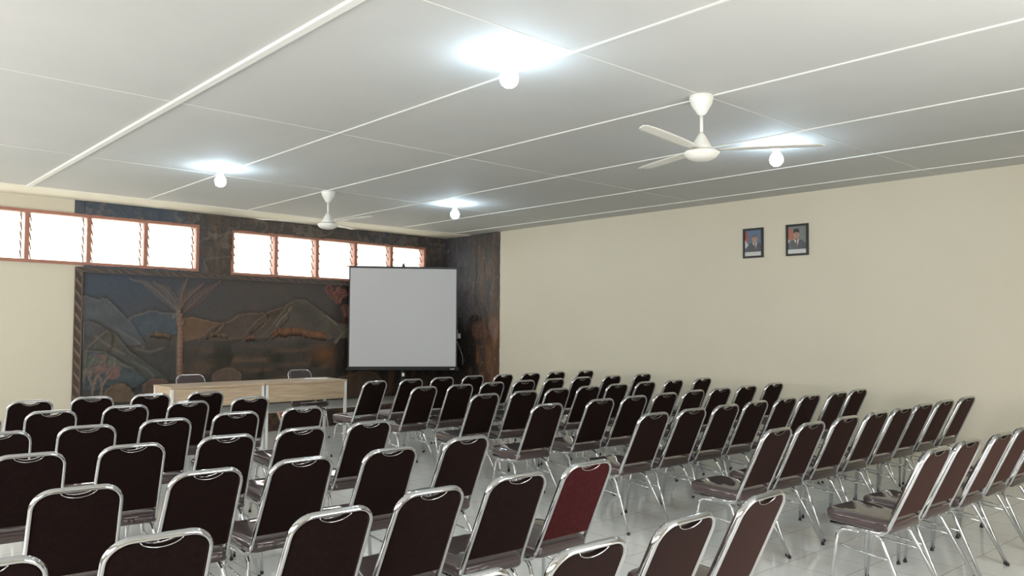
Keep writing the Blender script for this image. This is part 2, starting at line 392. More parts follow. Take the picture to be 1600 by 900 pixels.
def relief(name, A, B, place, H, C, keep=None, parent=None, depth=.03):
    """grid mesh with painted vertices: A,B grid coordinates, H height out of the wall, closed at the back by a rim"""
    ny, nx = A.shape
    P = place(A, B, H)
    V = P.reshape(-1, 3); idx = np.arange(nx*ny).reshape(ny, nx)
    q = np.stack([idx[:-1,:-1], idx[:-1,1:], idx[1:,1:], idx[1:,:-1]], -1)
    cx = (A[:-1,:-1]+A[1:,1:])/2; cy = (B[:-1,:-1]+B[1:,1:])/2
    k = np.ones(cx.shape, bool) if keep is None else keep(cx, cy)
    q = q[k]
    # rim quads along every open edge
    from collections import Counter
    e = np.concatenate([q[:,[0,1]], q[:,[1,2]], q[:,[2,3]], q[:,[3,0]]])
    key = np.sort(e, 1); kk = key[:,0].astype(np.int64)*10**7+key[:,1]
    u, inv, cnt = np.unique(kk, return_inverse=True, return_counts=True)
    be = e[cnt[inv] == 1]
    bv = np.unique(be); Pb = place(A, B, H*0-depth*0-.002).reshape(-1,3)[bv]
    m = {int(v): len(V)+i for i, v in enumerate(bv)}
    faces = q.tolist()+[[int(b), int(a), m[int(a)], m[int(b)]] for a, b in be]
    me = bpy.data.meshes.new(name)
    me.from_pydata(np.concatenate([V, Pb]).tolist(), [], faces)
    col = me.color_attributes.new('paint', 'FLOAT_COLOR', 'POINT')
    Cf = np.clip(C.reshape(-1, 3)*1.28, 0, .8); Cf = np.concatenate([Cf, Cf[bv]]); Cf = np.concatenate([Cf, np.ones((len(Cf),1))], 1)
    col.data.foreach_set('color', Cf.astype(np.float32).ravel())
    me.materials.append(M['mural'])
    me.polygons.foreach_set('use_smooth', [True]*len(me.polygons)); me.update()
    o = bpy.data.objects.new(name, me); COL.objects.link(o)
    if parent: o.parent = parent
    return o

def in_win(x, z, g=0):
    r = np.zeros(x.shape, bool)
    for w in (WIN_A, WIN_B):
        r |= (x > w[0]-g) & (x < w[1]+g) & (z > w[2]+zo(x)-g) & (z < w[3]+zo(x)+g)
    return r

MX0 = 2.93
mural = empty('relief_mural', (MX0, YF, ST_Z), 0, 'dark carved and painted landscape mural covering the wall behind the stage', 'mural')
def loc_(P): return P-np.array([MX0, YF, ST_Z])

def front_panel():
    xs = np.arange(3.035, XR-.012, .0145); zs = np.linspace(0, 1, 206)
    X, T = np.meshgrid(xs, zs)
    top = cz(X, YF)-.014
    Z = ST_Z+.001+T*(top-ST_Z-.001)
    n1 = fbm(X, Z, 2.2); n2 = fbm(X, Z, 9); n3 = fbm(X, Z, 30, 3)
    # sky and ground colours, bluer towards the upper left
    C = np.zeros(X.shape+(3,))+np.array([.060,.052,.048])
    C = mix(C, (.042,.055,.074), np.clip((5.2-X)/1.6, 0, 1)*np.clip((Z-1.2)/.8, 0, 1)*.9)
    C = mix(C, (.105,.070,.050), np.clip((n1-.52)*5, 0, 1)*np.clip(1-abs(Z-1.9)/.3, 0, 1)*np.clip((X-4.3)/1, 0, 1))
    low = np.clip((1.33-Z)/.25, 0, 1)
    C = mix(C, (.045,.036,.028), low)
    C = mix(C, (.040,.038,.036), low*np.clip((4.6-X)/.5, 0, 1))
    st = fbm(X*.6, Z*4.5, 3)
    C = mix(C, (.095,.058,.036), low*np.clip((st-.5)*5, 0, 1)*np.clip((X-4.3)/.6, 0, 1)*.8)
    C = mix(C, (.016,.017,.011), low*np.clip((fbm(X+5, Z, 3.1)-.46)*6, 0, 1)*np.clip((X-4.4)/.6, 0, 1)*.85)
    C = mix(C, (.13,.055,.022), low*np.clip(1-np.hypot((X-6.75)/.35, (Z-1.05)/.25), 0, 1))
    H = .008+.012*n2*(.4+low)+.006*n3
    # far right: dark rock and foliage
    dk = np.clip((X-6.75)/.35+np.clip((1.3-Z)*.3, -.4, .4), 0, 1)*(Z < 2.2)
    C = mix(C, (.011,.008,.007), dk*.92)
    C = mix(C, (.075,.034,.018), dk*np.clip((fbm(X*3, Z*.8, 3)-.55)*6, 0, 1)*.7)
    H = H+dk*.02*fbm(X*3, Z*.8, 3)
    def poly(key, col, ridge, lift=.012, rw=.016, gr=.6, col2=None):
        nonlocal C, H
        P = MUR[key]; I = inside(X, Z, P); D, S, L = pdist(X, Z, P, True)
        fl = .75+.5*n2
        base = np.array(col)*fl[..., None]
        C = np.where(I[..., None], base, C)
        if col2 is not None: C = mix(C, col2, I*np.clip((n1-.5)*6, 0, 1)*.7)
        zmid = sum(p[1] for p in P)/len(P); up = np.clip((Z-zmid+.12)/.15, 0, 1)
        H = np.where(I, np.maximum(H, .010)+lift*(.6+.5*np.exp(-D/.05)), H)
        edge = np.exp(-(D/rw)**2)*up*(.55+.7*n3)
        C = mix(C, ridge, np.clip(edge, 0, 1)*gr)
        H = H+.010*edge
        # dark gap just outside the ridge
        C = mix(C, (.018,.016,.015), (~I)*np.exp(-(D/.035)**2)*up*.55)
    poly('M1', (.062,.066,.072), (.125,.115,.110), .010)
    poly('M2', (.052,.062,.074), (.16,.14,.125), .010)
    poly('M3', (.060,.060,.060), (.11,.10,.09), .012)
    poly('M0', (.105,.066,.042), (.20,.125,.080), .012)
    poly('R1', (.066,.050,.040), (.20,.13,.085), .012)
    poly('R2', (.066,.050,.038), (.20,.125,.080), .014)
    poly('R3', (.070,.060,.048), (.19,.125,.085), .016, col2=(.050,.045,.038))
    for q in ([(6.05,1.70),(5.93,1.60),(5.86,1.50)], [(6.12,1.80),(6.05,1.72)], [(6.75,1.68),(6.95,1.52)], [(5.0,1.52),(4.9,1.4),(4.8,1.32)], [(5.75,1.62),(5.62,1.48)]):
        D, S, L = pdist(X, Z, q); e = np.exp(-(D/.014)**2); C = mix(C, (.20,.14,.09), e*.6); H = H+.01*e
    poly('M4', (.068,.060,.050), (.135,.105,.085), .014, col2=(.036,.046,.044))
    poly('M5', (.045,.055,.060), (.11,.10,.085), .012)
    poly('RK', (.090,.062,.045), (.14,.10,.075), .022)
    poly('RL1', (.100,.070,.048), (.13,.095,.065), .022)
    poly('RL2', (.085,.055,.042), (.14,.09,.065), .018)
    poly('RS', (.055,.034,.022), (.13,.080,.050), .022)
    for q in ([(3.72,.98),(3.9,.88),(4.0,.78)], [(3.45,1.0),(3.62,.93),(3.72,.9)], [(3.75,1.18),(3.95,1.12),(4.12,1.18)], [(3.5,1.45),(3.75,1.3),(3.85,1.2)], [(3.22,1.35),(3.42,1.2),(3.6,1.1)]):
        D, S, L = pdist(X, Z, q); e = np.exp(-(D/.02)**2); C = mix(C, (.11,.10,.085), e*.55); H = H+.012*e
    # reeds along the far shore
    for key, col, hh, w0 in (('bushR', (.145,.066,.034), .13, 1), ('bushM', (.11,.055,.038), .09, 1), ('bushL', (.095,.066,.040), .07, 1)):
        P = MUR[key]
        segs = list(zip(P[:-1], P[1:]))
        if key == 'bushL': segs = [s for s in segs if abs(s[0][0]-s[1][0]) < .3]
        for a, b in segs:
            t = np.clip((X-a[0])/(b[0]-a[0]), 0, 1); yt = a[1]+t*(b[1]-a[1])
            I = (X >= min(a[0],b[0])) & (X < max(a[0],b[0])) & (Z < yt+.03*(vnoise(X, Z*0, 42)-.3)) & (Z > yt-hh)
            s = .55+.8*vnoise(X, Z*.25, 55)
            C = np.where(I[..., None], np.array(col)*s[..., None]*np.clip((Z-yt+hh)/(hh*.55), .12, 1)[..., None], C)
            H = np.where(I, H+.014*s, H)
    for z_, a, b in ((1.325, 4.7, 7.0), (1.30, 5.7, 6.9)):
        D = abs(Z-z_-.01*np.sin(X*7)); e = np.exp(-(D/.008)**2)*(X > a)*(X < b)*(n3 > .42); C = mix(C, (.16,.10,.07), e*.5)
    # palm
    D, S, L = pdist(X, Z, MUR['trunk']); w = .040+.012*(1.7-Z)
    I = D < w; s = .80+.35*n3+.08*np.sin(Z*95)
    C = np.where(I[..., None], np.array([.145,.085,.062])*s[..., None]*np.clip(1.0-.45*np.clip((1.0-Z)/.5, 0, 1), .3, 1)[..., None], C)
    H = np.where(I, .018+.030*np.sqrt(np.clip(1-(D/w)**2, 0, 1)), H)
    for k in range(7):
        P = MUR['fr%d' % k]; D, S, L = pdist(X, Z, P)
        w = np.clip(.062*np.sin(np.clip(S/L, 0, 1)*PI*.85+.35), .016, .1)*(.7 if k > 4 else 1)*(.75+.5*n3)
        comb = (.5+.5*np.sin(S*210+D*90*(1 if k % 2 else -1)+4*n2)) ; I = D < w
        col = np.array([.105,.088,.080]) if k in (0,1,5) else np.array([.110,.072,.056])
        f = np.clip(.35+.8*comb*(D > .012)+.9*(D <= .012), 0, 1.3)*I
        C = C*(1-.65*np.clip(f, 0, 1)[..., None])+col*(.65*f)[..., None]
        H = np.where(I, np.maximum(H, .014)+.012*comb+.010*(D < .012), H)
    # little trees bottom left and foliage at the right
    for k, (x, z) in enumerate(MUR['can']):
        D = np.hypot(X-x, (Z-z)*1.25); r = .085+.03*((k*7) % 3)/2+.03*(n2-.5); I = D < r
        C = np.where(I[..., None], np.array([(.100,.080,.070),(.120,.075,.065),(.070,.072,.060)][k % 3])*(.6+.8*n3)[..., None], C)
        H = np.where(I, H*.5+.014+.016*n3, H)
    for k in ('t1','t2','t3','t4'):
        D, S, L = pdist(X, Z, MUR[k]); I = D < .016; C = np.where(I[..., None], (.13,.09,.07), C); H = np.where(I, .030, H)
    for k, (x, z) in enumerate(MUR['fol']):
        D = np.hypot(X-x, Z-z); r = .075+.05*(n2-.4); I = D < r
        C = np.where(I[..., None], np.array([.135,.058,.045])*(.35+1.1*n3)[..., None], C); H = np.where(I, .02+.03*n3, H)
    D, S, L = pdist(X, Z, MUR['limb']); I = D < .035*(1-.6*np.clip(S/L, 0, 1)); C = np.where(I[..., None], (.11,.085,.062), C); H = np.where(I, .035, H)
    # rock band above the frieze, round the windows
    up = np.clip((Z-(2.262+zo(X)))/.01, 0, 1)
    rid = 1-abs(2*fbm(X*1.3, Z*1.3, 3.2)-1); crack = np.clip((rid-.90)*9, 0, 1)
    Cu = np.zeros(C.shape)+np.array([.058,.050,.046])
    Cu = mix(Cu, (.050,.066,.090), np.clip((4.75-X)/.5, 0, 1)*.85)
    Cu = mix(Cu, (.045,.058,.075), np.clip(1-abs(X-7.9)/.7, 0, 1)*np.clip((n1-.3)*4, 0, 1)*.8)
    Cu = mix(Cu, (.095,.072,.058), np.clip((n2-.55)*6, 0, 1)*.7)
    bark = np.clip(1-abs(X-4.92)/.20, 0, 1); gr = fbm(X*7, Z*.9, 3)
    Cu = mix(Cu, (.095,.066,.045), bark*np.clip((gr-.35)*3, 0, 1)); Cu = mix(Cu, (.16,.13,.11), crack*.7)
    Hu = .010+.022*rid+.01*n3+bark*.02*gr
    C = C*(1-up[..., None])+Cu*up[..., None]; H = H*(1-up)+Hu*up
    def place(A, B, h): return loc_(np.stack([A, YF-.002-h, B], -1))
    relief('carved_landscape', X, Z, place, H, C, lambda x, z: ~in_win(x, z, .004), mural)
    # strip of the band left of x = 3.035, above the window only
    xs = np.arange(2.905, 3.036, .013); X, T = np.meshgrid(xs, np.linspace(0, 1, 16))
    zb = WIN_A[3]+zo(X)+.006; Z = zb+T*(cz(X, YF)-.014-zb); n = fbm(X, Z, 9)
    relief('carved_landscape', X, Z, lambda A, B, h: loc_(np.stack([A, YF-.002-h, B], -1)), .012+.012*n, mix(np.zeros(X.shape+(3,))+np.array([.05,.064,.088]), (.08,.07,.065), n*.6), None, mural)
front_panel()

def borders():
    # plaited border down the left edge
    X, Z = np.meshgrid(np.arange(MX0, 3.0351, .0075), np.arange(ST_Z+.001, 2.262, .0075))
    u = (X-MX0)/.105; w = (Z*1.0/.16+.9*u) % 1
    b = np.exp(-((w-.5)/.16)**2)*(abs(u-.45) < .36)
    rail = np.exp(-((u-.90)/.06)**2)+np.exp(-((u-.03)/.05)**2)
    C = np.zeros(X.shape+(3,))+np.array([.060,.042,.032]); C = mix(C, (.20,.155,.12), np.clip(b*.75+rail*.35, 0, 1)*(.5+.7*fbm(X, Z, 20)))
    relief('plaited_border', X, Z, lambda A, B, h: loc_(np.stack([A, YF-.002-h, B], -1)), .030+.016*b+.016*rail, C, None, mural)
    # frieze under the windows
    X, T = np.meshgrid(np.arange(MX0, XR-.03, .012), np.linspace(0, 1, 12))
    Z = 2.213+zo(X)+T*.072
    w = (X*6.3+T*.9+.35*np.sin(X*9)) % 1; b = np.exp(-((w-.5)/.17)**2)*np.sin(np.clip(T, .02, .98)*PI)
    rail = np.exp(-((T-.06)/.07)**2)+np.exp(-((T-.97)/.05)**2)
    C = np.zeros(X.shape+(3,))+np.array([.064,.055,.050])
    C = mix(C, (.16,.115,.085), np.clip(b*.7+rail*.5, 0, 1)*(.45+.8*fbm(X, Z, 14)))
    relief('carved_frieze', X, Z, lambda A, B, h: loc_(np.stack([A, YF-.002-h, B], -1)), .046+.014*b+.010*rail, C, lambda x, z: ~in_win(x, z, .004), mural)
borders()

side = empty('relief_mural', (XR, 11.5, 0), 0, 'dark carved tree-bark and rock relief on the side wall beside the screen', 'mural')
def side_panel():
    # the mural turns the corner on to the right wall
    ys = np.linspace(10.735, YF-.035, 125); T = np.linspace(0, 1, 215)
    A, T = np.meshgrid(ys, T); top = cz(XR, A)-.006
    z0 = np.where(A < ST_Y-.07, .004, ST_Z+.002); B = z0+T*(top-z0)
    jag = .020*(fbm(B, B*0, 4)-.5)+.010*(fbm(B, B*0, 19)-.5)
    A = A+jag*np.clip((11.0-A)/.26, 0, 1)
    st = fbm(A*4.5, B*.8, 3); n2 = fbm(A, B, 7); n3 = fbm(A, B, 26, 3)
    fold = 1-abs(2*fbm(A*3.0+.5*n2, B*.75, 2.6)-1)
    C = np.zeros(A.shape+(3,))+np.array([.050,.044,.042])
    C = mix(C, (.044,.048,.058), np.clip((A-11.25)/.3, 0, 1)*.8)
    C = mix(C, (.090,.062,.045), np.clip((st-.42)*4, 0, 1)*np.clip((11.7-A)/.4, .15, 1)*.8)
    low = np.clip((1.75-B)/.35, 0, 1)
    C = mix(C, (.012,.008,.006), low*np.clip(.25+(A-10.95)/.6, 0, 1)*.92)
    C = mix(C, (.060,.028,.013), low*np.clip((11.25-A)/.25, 0, 1)*.8)
    C = mix(C, (.150,.070,.030), low*np.clip((fbm(A*5, B*1.2+4, 2.5)-.52)*6, 0, 1)*np.clip((11.6-A)/.35, 0, 1)*.8)
    for (y, z, ry, rz, c) in ((10.86, 1.50, .13, .24, (.135,.085,.065)), (10.95, .95, .16, .30, (.100,.050,.025)), (11.35, 1.62, .20, .12, (.012,.009,.008)), (11.25, 1.45, .22, .20, (.085,.042,.025))):
        D = np.hypot((A-y)/ry, (B-z)/rz)+.35*(n2-.5); C = mix(C, c, np.clip((1-D)*3, 0, 1)*.85)
    C = mix(C, (.15,.125,.105), np.clip((fold-.93)*9, 0, 1)*.45*(B > 1.3))
    C = mix(C, (.22,.20,.18), (n3 > .80)*.6)
    H = .006+.030*fold+.014*st+.006*n3
    H = H*np.clip((A-10.715)/.10, .25, 1)
    relief('carved_side_panel', A, B, lambda a, b, h: np.stack([-.002-h, a-11.5, b], -1), H, C, lambda y, z: ~((y > ST_Y-.08) & (z < ST_Z+.001)), side)
side_panel()

def stage():
    m = MB(); m.box(0, 0, 0, XR-XL, YF-ST_Y-.004, ST_Z)
    root = m.build('stage', M['tile'], None, (XL, ST_Y, 0))
    tag(root, 'low white tiled stage with dark painted rock relief on its riser', 'stage')
    xs = np.arange(MX0, XR-.03, .014); X, T = np.meshgrid(xs, np.linspace(0, 1, 26))
    top = ST_Z-.008+.014*np.clip(np.sin(X*4.6+1.2*np.sin(X*2.3)), -.25, 1)
    Z = .002+T*(top-.002)
    n = fbm(X*1.3, Z, 6); n3 = fbm(X, Z, 22, 3)
    C = np.zeros(X.shape+(3,))+np.array([.026,.016,.012]); C = mix(C, (.095,.050,.030), np.clip((n-.5)*5, 0, 1)*.8)
    C = mix(C, (.11,.062,.04), np.clip((T-.86)*6, 0, 1)*.7)
    v = np.clip(.085-(.27-Z)*.42, 0, 1); d = abs(X-5.43)
    C = np.where(((d < v) & (Z > .07))[..., None], np.where(((d < v-.028) & (Z > .13))[..., None], (.52,.16,.12), (.62,.58,.45)), C)
    H = .010+.030*n+.008*n3
    relief('riser_relief', X, Z, lambda A, B, h: np.stack([A-XL, -.001-h, B], -1), H, C, None, root)
stage()
# ------------------------------------------------------------------ chairs
def chair_meshes():
    """one chrome stacking chair; origin on the floor under the top bar's plane + .30 m, facing +y"""
    dy = -.30
    root = empty('banquet_chair')
    sh = lambda pts: [(p[0], p[1]+dy, p[2]) for p in pts]
    # back frame: one oval tube from under the seat, up the side, over the top and down again
    P = fillet([(-.176,.56,.412),(-.176,.232,.400),(-.1655,0,.896),(.1655,0,.896),(.176,.232,.400),(.176,.56,.412)], [0,.075,.078,.078,.075,0], 8)
    m = MB(); m.tube(sh(P), .0095, .0145, (1,0,0), 12); m.build('back_frame', M['chrome'], root)
    # backrest pad with the scooped hand-hold
    d = Vector((0,.232,-.496)).normalized(); n = Vector((0,-.496,-.232)).normalized(); O = Vector((0,dy,.896))
    at = lambda a, w, k: tuple(O+Vector((a,0,0))+d*w+n*k)
    def arc(cx, cy, r, a0, a1, k=7): return [(cx+r*math.cos(a0+(a1-a0)*i/k), cy+r*math.sin(a0+(a1-a0)*i/k)) for i in range(k+1)]
    top = -.008; bot = -.432; hw = .158; hb = .1655; r = .070
    scoop = [(.068*s, top-.029*(1-s*s)**.7) for s in [1-2*i/14 for i in range(15)]]
    out = arc(hw-r, top-r, r, 0, PI/2) + scoop + arc(-hw+r, top-r, r, PI/2, PI) + arc(-hb+.012, bot+.012, .012, PI, 1.5*PI, 3) + arc(hb-.012, bot+.012, .012, 1.5*PI, 2*PI, 3)
    m = MB(); rings = []
    for ins, k in ((.006,.0085),(0,.0045),(0,-.012),(.003,-.022),(.010,-.029)):
        rings.append([at(a, -w, k) for a, w in inset(out, ins)])
    N = len(out)
    m.loft(rings[:3], 0, True, True, False); m.loft(rings[2:], 1, True, False, True)
    # recalculated outward orientation is not needed: both faces render
    m.build('backrest', [FAB, M['vinyl']], root)
    m = MB(); m.tube([at(a, -w+.001, .0075) for a, w in scoop], .0020, None, (0,0,1), 6); m.build('handle_trim', M['chrome'], root)
    # seat
    def seat_ring(ins, z, tilt=.0):
        pts = [(.212-ins,.600-ins),(-.212+ins,.600-ins),(-.188+ins,.190+ins),(.188-ins,.190+ins)]
        rr = [.085,.085,.045,.045]; res = []
        for i in range(4):
            a = Vector(pts[i-1]+(0,)); b = Vector(pts[i]+(0,)); c = Vector(pts[(i+1) % 4]+(0,))
            f = fillet([a, b, c], [0, max(.012, rr[i]-ins*.6), 0], 7)
            res += [(p.x, p.y+dy, z+(p.y-.4)*.05) for p in f[1:-1]]
        return res
    m = MB()
    m.loft([seat_ring(.022,.424), seat_ring(.004,.428), seat_ring(0,.440), seat_ring(0,.468), seat_ring(.004,.479), seat_ring(.014,.4865), seat_ring(.032,.490), seat_ring(.070,.492), seat_ring(.130,.493)], 0, True)
    m.build('seat', M['vinyl'], root)
    # four legs, each half of a bent side frame, with a rubber foot; a thin brace per side
    for s in (-1, 1):
        f = fillet([(s*.215,.545,.012),(s*.172,.515,.388),(s*.166,.385,.391)], [0,.055,0], 7)
        b = fillet([(s*.231,.072,.012),(s*.172,.262,.388),(s*.166,.385,.391)], [0,.055,0], 7)
        for P in (f, b):
            m = MB(); m.tube(sh(P), .0110, None, (1,0,0), 12); l = m.build('leg', M['chrome'], root)
            q = sh([P[0]])[0]; m = MB(); m.lathe([(.010,-.012),(.0124,-.012),(.0124,.003),(.0112,.006)], (q[0],q[1],q[2]), 10)
            m.build('rubber_foot', M['rubber'], l)
        m = MB(); m.tube(sh([(s*.1835,.523,.300),(s*.1945,.193,.268)]), .0055, None, (1,0,0), 8); m.build('side_brace', M['chrome'], root)
    return root

FAB = M['fabric']; proto = chair_meshes()
FAB = M['fabric_lit']; proto_lit = chair_meshes()
ORD = ['first','second','third','fourth','fifth','sixth','seventh','eighth','ninth']
ROWY = [8.05, 7.05, 6.02, 4.95, 3.9, 2.85, 1.8]
ROWN = ['front row nearest the stage', 'second row back from the stage', 'third row back from the stage', 'fourth row back from the stage', 'third row from the camera', 'second row from the camera', 'row nearest the camera']
SEATS = [(1.568,7.876,-2.9),
    (2.063,7.924,-12.3),
    (2.558,7.903,-7.3),
    (3.053,7.856,-3.5),
    (1.003,6.822,-6.0),
    (1.513,6.898,-11.5),
    (2.066,6.966,-4.9),
    (2.579,7.007,-3.2),
    (3.15,7.065,-4.3),
    (0.992,5.798,-8.5),
    (1.487,5.807,-12.4),
    (2.005,5.864,-6.9),
    (2.555,5.975,-12.9),
    (3.119,6.007,-5.2),
    (0.951,4.781,-6.5),
    (1.46,4.785,-7.6),
    (2.006,4.812,-8.1),
    (2.515,4.85,-1.0),
    (3.04,4.873,0.1),
    (0.922,3.71,-9.1),
    (1.476,3.757,-0.8),
    (1.971,3.784,-0.3),
    (2.492,3.774,-0.3),
    (3.088,3.857,1.4),
    (0.433,2.743,-4.0),
    (0.93,2.741,-4.5),
    (1.523,2.676,2.6),
    (2.018,2.749,1.0),
    (2.513,2.764,-4.5),
    (3.008,2.79,0.4),
    (1.409,1.757,0.4),
    (1.912,1.759,-1.2),
    (2.435,1.775,0.4),
    (3.002,1.811,4.3),
    (5.077,7.083,4.6),
    (5.572,7.098,-3.1),
    (6.067,7.136,-2.0),
    (6.563,7.141,0.8),
    (7.061,7.14,0.8),
    (7.556,7.145,1.3),
    (8.111,7.127,1.3),
    (8.741,7.132,0.2),
    (5.103,8.089,11.9),
    (5.614,8.102,5.3),
    (6.109,8.146,-1.3),
    (6.612,8.164,-0.2),
    (7.107,8.136,4.8),
    (7.602,8.141,0.9),
    (8.097,8.149,2.0),
    (8.66,8.122,2.6),
    (5.042,6.034,-3.0),
    (5.562,6.047,-6.3),
    (6.057,6.071,-2.5),
    (6.552,6.093,-4.1),
    (7.047,6.113,-3.5),
    (7.574,6.133,-2.5),
    (8.111,6.13,-1.3),
    (8.697,6.127,-0.8),
    (4.848,4.977,-8.2),
    (5.526,4.988,-4.9),
    (6.021,5.007,-4.4),
    (6.516,5.025,-5.5),
    (7.016,5.049,-1.6),
    (7.511,5.06,-4.9),
    (8.036,5.071,-4.4),
    (8.649,5.098,-4.9),
    (5.006,3.966,-4.0),
    (5.501,3.972,-5.1),
    (5.996,3.982,-5.1),
    (6.491,4.001,-4.5),
    (7.005,4.008,-4.0),
    (7.5,4.031,-3.5),
    (8.041,4.019,-2.3),
    (8.591,4.07,-3.5),
    (4.915,2.87,-1.0),
    (5.41,2.897,-3.8),
    (5.96,2.914,-5.4),
    (6.49,2.922,-3.8),
    (6.985,2.935,-4.3),
    (7.48,2.962,-3.8),
    (7.999,2.977,-3.2),
    (8.565,2.987,-2.7),
    (4.852,1.848,-3.3),
    (5.347,1.859,-3.3),
    (5.871,1.841,-1.1),
    (6.366,1.856,-2.2),
    (6.861,1.857,-2.2)]
blocks = {}
for x, y, a in SEATS:
    blk = 'left' if x < 4.0 else 'right'
    row = min(range(7), key=lambda i: abs(ROWY[i]-y)); blocks.setdefault((blk, row), []).append((x, y, a))
used = {}
for (blk, row), lst in sorted(blocks.items()):
    lst.sort(key=lambda t: -t[0] if blk == 'left' else t[0])
    for c, (x, y, a) in enumerate(lst):
        red = (blk, row, c) == ('left', 5, 0)
        src = proto_lit if red else proto
        o = copy_tree(src) if src.name in used else src; used[src.name] = 1
        r = math.radians(max(-8, min(8, a*.55)))
        o.location = (x-.30*math.sin(r), y+.30*math.cos(r), 0); o.rotation_euler = (0, 0, r)
        where = 'on the aisle' if c == 0 else (ORD[c]+' from the aisle')
        look = 'maroon chrome-framed chair coloured wine-red as better lit' if red else 'dark maroon chrome-framed chair'
        tag(o, '%s, %s block, %s, %s' % (look, blk, ROWN[row], where), 'chair', 'chrome-framed chairs of the %s block' % blk)
for x, y, r, lab in ((3.84,10.44,-8,'dark chrome-framed chair facing the hall behind the left table'),(5.40,10.58,-3,'dark chrome-framed chair facing the hall behind the right table')):
    o = copy_tree(proto); rr = PI+math.radians(r); o.rotation_euler = (0,0,rr); o.location = (x-.30*math.sin(rr), y+.30*math.cos(rr), 0)
    tag(o, lab, 'chair', 'chairs behind the speaker tables')

# ------------------------------------------------------------------ speaker tables
def table(x0, x1, label):
    y0, y1 = 9.655, 10.255; xm = (x0+x1)/2
    root = empty('speaker_table', (xm, (y0+y1)/2, 0), 0, label, 'table', 'pale oak speaker tables')
    w = (x1-x0)/2; h = .30
    def bx(name, a, mt, n=1):
        m = MB(); m.box(*a); return m.build(name, mt, root)
    m = MB(); rings = []
    for ins, z in ((.003,.785),(0,.788),(0,.807),(.003,.810)):
        rings.append([(-w+ins,-h+ins,z),(w-ins,-h+ins,z),(w-ins,h-ins,z),(-w+ins,h-ins,z)])
    m.loft(rings, 0, False); m.build('tabletop', M['wood'], root)
    for sx in (-1, 1):
        for sy in (-1, 1):
            cx = sx*(w-.020); cy = sy*(h-.022)
            bx('leg', (cx-.016, cy-.016, 0, cx+.016, cy+.016, .784), M['white_metal'])
        bx('side_panel', (sx*(w-.020)-.008, -h+.040, .575, sx*(w-.020)+.008, h-.040, .783), M['wood'])
    bx('modesty_panel', (-w+.038, -h+.012, .565, w-.038, -h+.030, .783), M['wood'])
    for sy in (-1, 1): bx('rail', (-w+.037, sy*(h-.022)-.010+(.020 if sy < 0 else 0), .745, w-.037, sy*(h-.022)+.010+(.020 if sy < 0 else 0), .7835), M['white_metal'])
    return root
table(3.335, 4.478, 'pale oak table with white metal legs, at the left end of the pair')
table(4.492, 5.640, 'pale oak table with white metal legs, at the right end of the pair')
m = MB(); c = Vector((5.40,10.07,.8105)); ax = Vector((.80,-.60,0))*.148; ay = Vector((.60,.80,0))*.105
m.hexa([tuple(c+ax*i+ay*j+Vector((0,0,k))) for k in (0,.0012) for i, j in ((-1,-1),(1,-1),(1,1),(-1,1))])
for v in range(len(m.v)): m.v[v] = tuple(Vector(m.v[v])-c)
tag(m.build('paper_sheet', M['paper'], None, tuple(c)), 'white sheet of paper lying on the right-hand oak table', 'paper')

# ------------------------------------------------------------------ projection screen on a tripod, standing on the stage
def screen():
    C0 = Vector((7.835, 11.6, 0)); lat = Vector((.8287,-.5597,0)); nrm = Vector((-.5597,-.8287,0))
    rz = math.atan2(lat.y, lat.x)
    root = empty('projection_screen', (C0.x, C0.y, ST_Z), rz, 'white square tripod projection screen with black borders standing on the stage', 'projection screen')
    # local axes: x = lateral, y = away from the hall, z up from the stage
    Z = lambda z: z-ST_Z
    m = MB(); m.box(-.915,-.002,Z(.805),.918,.002,Z(2.505)); m.build('screen_border', M['black_metal'], root)
    m = MB(); m.box(-.893,-.0035,Z(.826),.896,-.0022,Z(2.487)); m.build('screen_surface', M['screen_cloth'], root)
    m = MB(); m.box(-.955,-.018,Z(2.502),.955,.012,Z(2.520)); m.build('top_bar', M['black_metal'], root)
    m = MB(); r = []
    for x in (-.955,-.95,.945,.95):
        k = .9 if x in (-.955,.95) else 1
        r.append([(x, .0+.034*k*math.cos(2*PI*i/14), Z(.783)+.026*k*math.sin(2*PI*i/14)) for i in range(14)])
    m.loft(r); m.build('roller_case', M['black_metal'], root)
    m = MB(); m.box(.80,-.0352,Z(.778),.875,-.0335,Z(.790)); m.build('maker_badge', M['white_plastic'], root)
    m = MB(); m.box(-.022,.030,Z(.44),.014,.058,Z(2.575)); m.build('mast', M['black_metal'], root)
    m = MB(); m.box(-.030,-.012,Z(2.520),.022,.060,Z(2.545)); m.build('mast_hook', M['black_metal'], root)
    m = MB(); m.box(-.012,-.0,Z(.66),.032,.030,Z(.715)); m.build('mast_clamp', M['white_plastic'], root)
    hub = Z(.60)
    for a in (90, 205, 335):
        q = math.radians(a); m = MB(); e = (.40*math.cos(q)-.004, .044+.40*math.sin(q), .012)
        m.tube([(-.004+.02*math.cos(q), .044+.02*math.sin(q), hub), e], .010, None, (0,0,1), 8)
        l = m.build('tripod_leg', M['black_metal'], root)
        m = MB(); m.lathe([(.012,-.012),(.016,-.012),(.016,.012),(.011,.016)], e, 10); m.build('rubber_foot', M['rubber'], l)
    m = MB(); m.lathe([(.030,-.03),(.034,-.02),(.034,.02),(.030,.03)], (-.004,.044,hub), 12); m.build('leg_collar', M['black_metal'], root)
screen()

